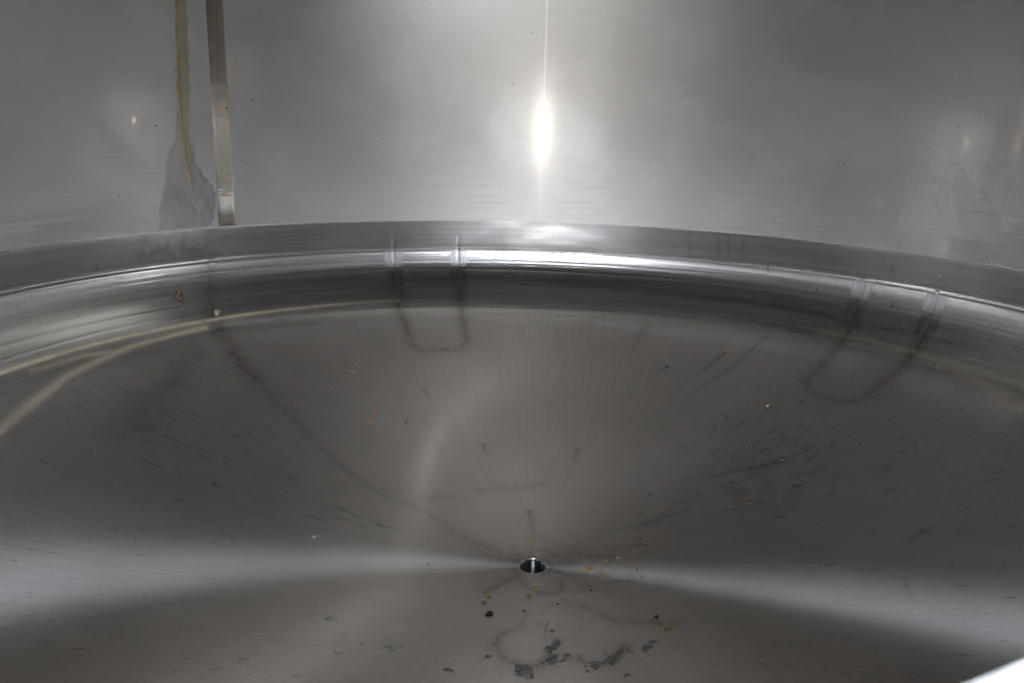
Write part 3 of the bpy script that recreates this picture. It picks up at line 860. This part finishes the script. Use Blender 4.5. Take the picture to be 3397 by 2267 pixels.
for i, ((a, s), (sz, kd, lab)) in enumerate(zip(CRUMBS, crumb_info)):
    mt = {'d': M_CRUMB, 'b': M_CRUMB_B, 'e': M_BEIGE}[kd]
    tail = i in (12, 13, 14, 15, 16, 17, 18, 19, 22)
    o = crumb('dirt_crumb', a, s, sz * (.8 if i in (0, 8, 9) else .68), mt, .45, 300 + i, 1.7 if tail else 1.15, PI / 2 if tail else random.uniform(0, 3))
    tag(o, lab, 'crumb', 'loose crumbs of dirt on the steel')
    if i == 8:
        for q, (dx, ds) in enumerate(((.55, .014), (-.45, .004), (.25, -.008))):
            c = crumb('clod_lump', a + dx * .7, s + ds * .8, .011 - .002 * q, M_CRUMB_B, .6, 340 + q, 1.3, q)
            mw = c.matrix_world.copy(); c.parent = o
            c.matrix_parent_inverse = Matrix.Identity(4)
            c.matrix_basis = o.matrix_world.inverted() @ mw

patch_info = [
    (.019, .015, .3, 4, 'dark grey ragged patch at the lowest point of the tide mark'),
    (.009, .021, .5, 4, 'dark grey slanting patch at the upper right end of the tide mark'),
    (.010, .018, .1, 2, 'dark grey upright patch under the slanting patch'),
    (.0068, .0072, 0, 0, 'round dark grey dot right of the upright patch'),
    (.005, .010, .5, 1, 'narrow dark streak right of the upright patch'),
    (.024, .010, -.6, 9, 'speckled dark grey patch rising to the right on the right tide mark'),
    (.019, .007, -.1, 8, 'speckled dark grey patch at the bottom of the right tide mark'),
    (.013, .009, 0, 0, 'blue grey smooth spot at the right, lower of two'),
    (.010, .006, .4, 0, 'blue grey smooth spot at the right, upper of two'),
    (.0062, .0042, -.3, 1, 'small dark spot left of the tide mark'),
    (.005, .005, 0, 0, 'small dark spot below the right tide mark'),
    (.0055, .005, 0, 0, 'small dark spot right of the speckled rising patch'),
    (.007, .006, -.5, 2, 'dark broken spot far left of the tide mark'),
    (.0045, .005, 0, 0, 'dark drop above the slanting patch with a thin tail'),
    (.006, .0045, 0, 0, 'dark spot near the front edge, right of the tide mark'),
]
M_BLUE = plain('blue grey dried residue', (.20, .21, .225), (.28, .29, .31), 90., .45, 0., .3)
for i, ((a, s), (la, ls, rot, bits, lab)) in enumerate(zip(DARK_PATCHES, patch_info)):
    o = crust('residue_patch', a, s, la * .75, ls * .75, rot, M_BLUE if i in (7, 8) else M_PATCH, 500 + i, .0009, .34, bits)
    tag(o, lab, 'residue patch', 'dark patches of dried residue in front of the outlet')

pale_info = [
    (.011, .007, 'pale blue grey scale spot, left one of the touching pair left of the tide mark'),
    (.011, .005, 'pale blue grey scale spot, right one of the touching pair left of the tide mark'),
    (.007, .005, 'small pale scale spot left of the touching pair'),
    (.008, .004, 'faint pale scale spot above left of the touching pair'),
    (.009, .006, 'flecked pale scale spot just below the left bright band'),
    (.013, .007, 'broad flecked pale scale spot at the far left below the bright band'),
    (.005, .004, 'tiny pale scale spot above the left bright band'),
    (.007, .004, 'grey flecked scale spot under the left bright band'),
]
for i, ((a, s), (la, ls, lab)) in enumerate(zip(PALE_PATCHES, pale_info)):
    o = crust('scale_spot', a, s, la * .6, ls * .6, random.uniform(-.3, .3), M_PALE, 700 + i, .0006, .6, 3)
    tag(o, lab, 'scale spot', 'pale spots of scale on the dish left of the outlet')

# dark specks stuck to the shell
spot_where = ['spiky dark speck left of the drip stain, level with the lamp glare', 'elongated dark speck near the top right of the weld strip',
              'double dark speck a little right of the weld strip', 'tiny dark speck left of the drip stain above the glare level',
              'brown speck on the left edge of the yellow drip', 'dark speck on the right edge of the weld strip', 'dark speck on the left edge of the shiny weld part',
              'dark speck right of the shiny weld part', 'dark speck in the middle of the shiny weld part', 'dark speck low between the weld and the plain wall',
              'dark speck low on the wall left of the drip stain', 'tiny speck right of the weld strip high up', 'tiny speck just right of the dark weld part',
              'dark speck low right of the weld near the seam', 'tiny dark speck high on the wall left of the glare streak',
              'tiny dark speck on the wall up left of the glare', 'black speck just above the seam left of the glare', 'tiny speck on the wall left of the glare',
              'grey speck further left of the glare at the same level', 'dark speck low left under the glare', 'faint speck right of the glare high up', 'faint speck far left of the glare',
              'faint brown speck on the right part of the wall', 'small dark speck under the faint brown one at right', 'small dark speck low on the right part of the wall']
for i, ((a, s), lab) in enumerate(zip(WALL_DOTS, spot_where)):
    o = crumb('wall_speck', a, s, .0036 if i in (0, 2, 5) else .0024, M_SPECK, .4, 800 + i, 1.3 if i != 1 else 2., PI / 2 if i in (1, 7, 23) else .4)
    tag(o, lab, 'speck', 'dark specks stuck to the wall')

# fine beads of water on the right of the wall, too many to count: one object
V = []; F = []
def bead(a, s, r):
    base = len(V); nu, nv = 8, 4
    c = surf(a, s); e, d, n = frame(a, s)
    for j in range(nv + 1):
        b = PI / 2 * j / nv
        for i in range(nu):
            t = 2 * PI * i / nu
            V.append(c + (e * math.cos(t) + d * math.sin(t) * 1.5) * r * math.cos(b) + n * r * .6 * math.sin(b))
    for j in range(nv):
        for i in range(nu):
            k = (i + 1) % nu
            F.append((base + j * nu + i, base + j * nu + k, base + (j + 1) * nu + k, base + (j + 1) * nu + i))
for a, s in BEADS:
    for k in range(3):
        bead(a + random.gauss(0, .12), s + random.gauss(0, .008), random.uniform(.0008, .0019))
for k in range(90):
    bead(random.uniform(50, 66), -abs(random.gauss(0, .05)) - .003, random.uniform(.0006, .0014))
for k in range(60):
    bead(random.uniform(-66, -46), -abs(random.gauss(0, .03)) - .003, random.uniform(.0005, .0012))
o = link_mesh('water_beads', V, F, M_BEAD)
tag(o, 'fine clear water beads clinging to the wall', 'water beads', kind='stuff')

# ------------------------------------------------------------------ camera
cam = bpy.data.cameras.new('camera')
co = bpy.data.objects.new('camera', cam)
SC.collection.objects.link(co)
SC.camera = co
cam.sensor_width = 36
cam.lens = 36 * 2789.13 / 3397
cam.clip_start = .005
cam.clip_end = 50
pit, yaw, roll = .24834885, -.0178215, .02754611
fw = Vector((math.sin(yaw) * math.cos(pit), math.cos(yaw) * math.cos(pit), -math.sin(pit)))
rt = fw.cross(Vector((0, 0, 1))).normalized()
upv = rt.cross(fw)
r2 = math.cos(roll) * rt + math.sin(roll) * upv
u2 = -math.sin(roll) * rt + math.cos(roll) * upv
m = Matrix((r2, u2, -fw)).transposed().to_4x4()
m.translation = Vector((-.02152, -1.22394, .23535))
co.matrix_world = m
cam.dof.use_dof = True
cam.dof.focus_distance = 1.5
cam.dof.aperture_fstop = 5.6

# ------------------------------------------------------------------ light
def area(name, loc, aim, size, energy, col, spread=180, shape='DISK', size_y=None):
    l = bpy.data.lights.new(name, 'AREA')
    l.shape = shape; l.size = size; l.energy = energy; l.color = col; l.spread = math.radians(spread)
    if size_y:
        l.size_y = size_y
    o = bpy.data.objects.new(name, l)
    SC.collection.objects.link(o)
    o.location = loc
    o.rotation_euler = (Vector(aim) - Vector(loc)).to_track_quat('-Z', 'Y').to_euler()
    return o
area('flash_lamp', (.018, -1.205, .222), (0, 1, .36), .0045, .40, (1., .925, .83), 64)
area('gleam_light', (.58, -.76, 1.66), (.05, 1, .75), .042, .95, (.90, .95, 1.), 36)  # unseen light added high inside to make the curved gleam on the dish
portal = area('manway_portal', (MX, -1.16, MZ), (MX, 0, MZ), MA * 2 + .1, 1., (1, 1, 1), 180, 'ELLIPSE', MB * 2 + .18)
portal.data.cycles.is_portal = True
w = bpy.data.worlds.new('World')
SC.world = w
w.use_nodes = True
bg = w.node_tree.nodes['Background']
bg.inputs[1].default_value = 49.0
# unseen light outside the manway, graded by elevation to shape the bright floor bands
wt = w.node_tree
tc = wt.nodes.new('ShaderNodeTexCoord'); sx = wt.nodes.new('ShaderNodeSeparateXYZ'); cr = wt.nodes.new('ShaderNodeValToRGB')
mr = wt.nodes.new('ShaderNodeMapRange'); mr.inputs[1].default_value = -.5; mr.inputs[2].default_value = .7
wt.links.new(tc.outputs['Generated'], sx.inputs[0]); wt.links.new(sx.outputs[2], mr.inputs[0]); wt.links.new(mr.outputs[0], cr.inputs[0])
def pos(deg):
    return (math.sin(math.radians(deg)) + .5) / 1.2
el = cr.color_ramp.elements
el[0].position = pos(-20); el[0].color = (.10, .10, .10, 1)
el[1].position = pos(34); el[1].color = (.03, .03, .03, 1)
for d_, c_ in ((-4, (.10, .102, .105)), (4, (.14, .15, .165)), (9, (.52, .57, .67)), (13, (.93, 1.05, 1.27)), (25, (.93, 1.05, 1.27)), (30, (.22, .24, .27))):
    e_ = el.new(pos(d_)); e_.color = (*c_, 1)
wt.links.new(cr.outputs[0], bg.inputs[0])

SC.view_settings.view_transform = 'Standard'
SC.view_settings.look = 'None'
SC.view_settings.exposure = 0
SC.view_settings.gamma = 1
SC.view_settings.use_curve_mapping = False
cy = SC.cycles
cy.use_denoising = True
cy.max_bounces = 7; cy.glossy_bounces = 7; cy.diffuse_bounces = 4
cy.use_adaptive_sampling = True; cy.adaptive_threshold = .03
cy.blur_glossy = 0.
cy.sample_clamp_indirect = 12.
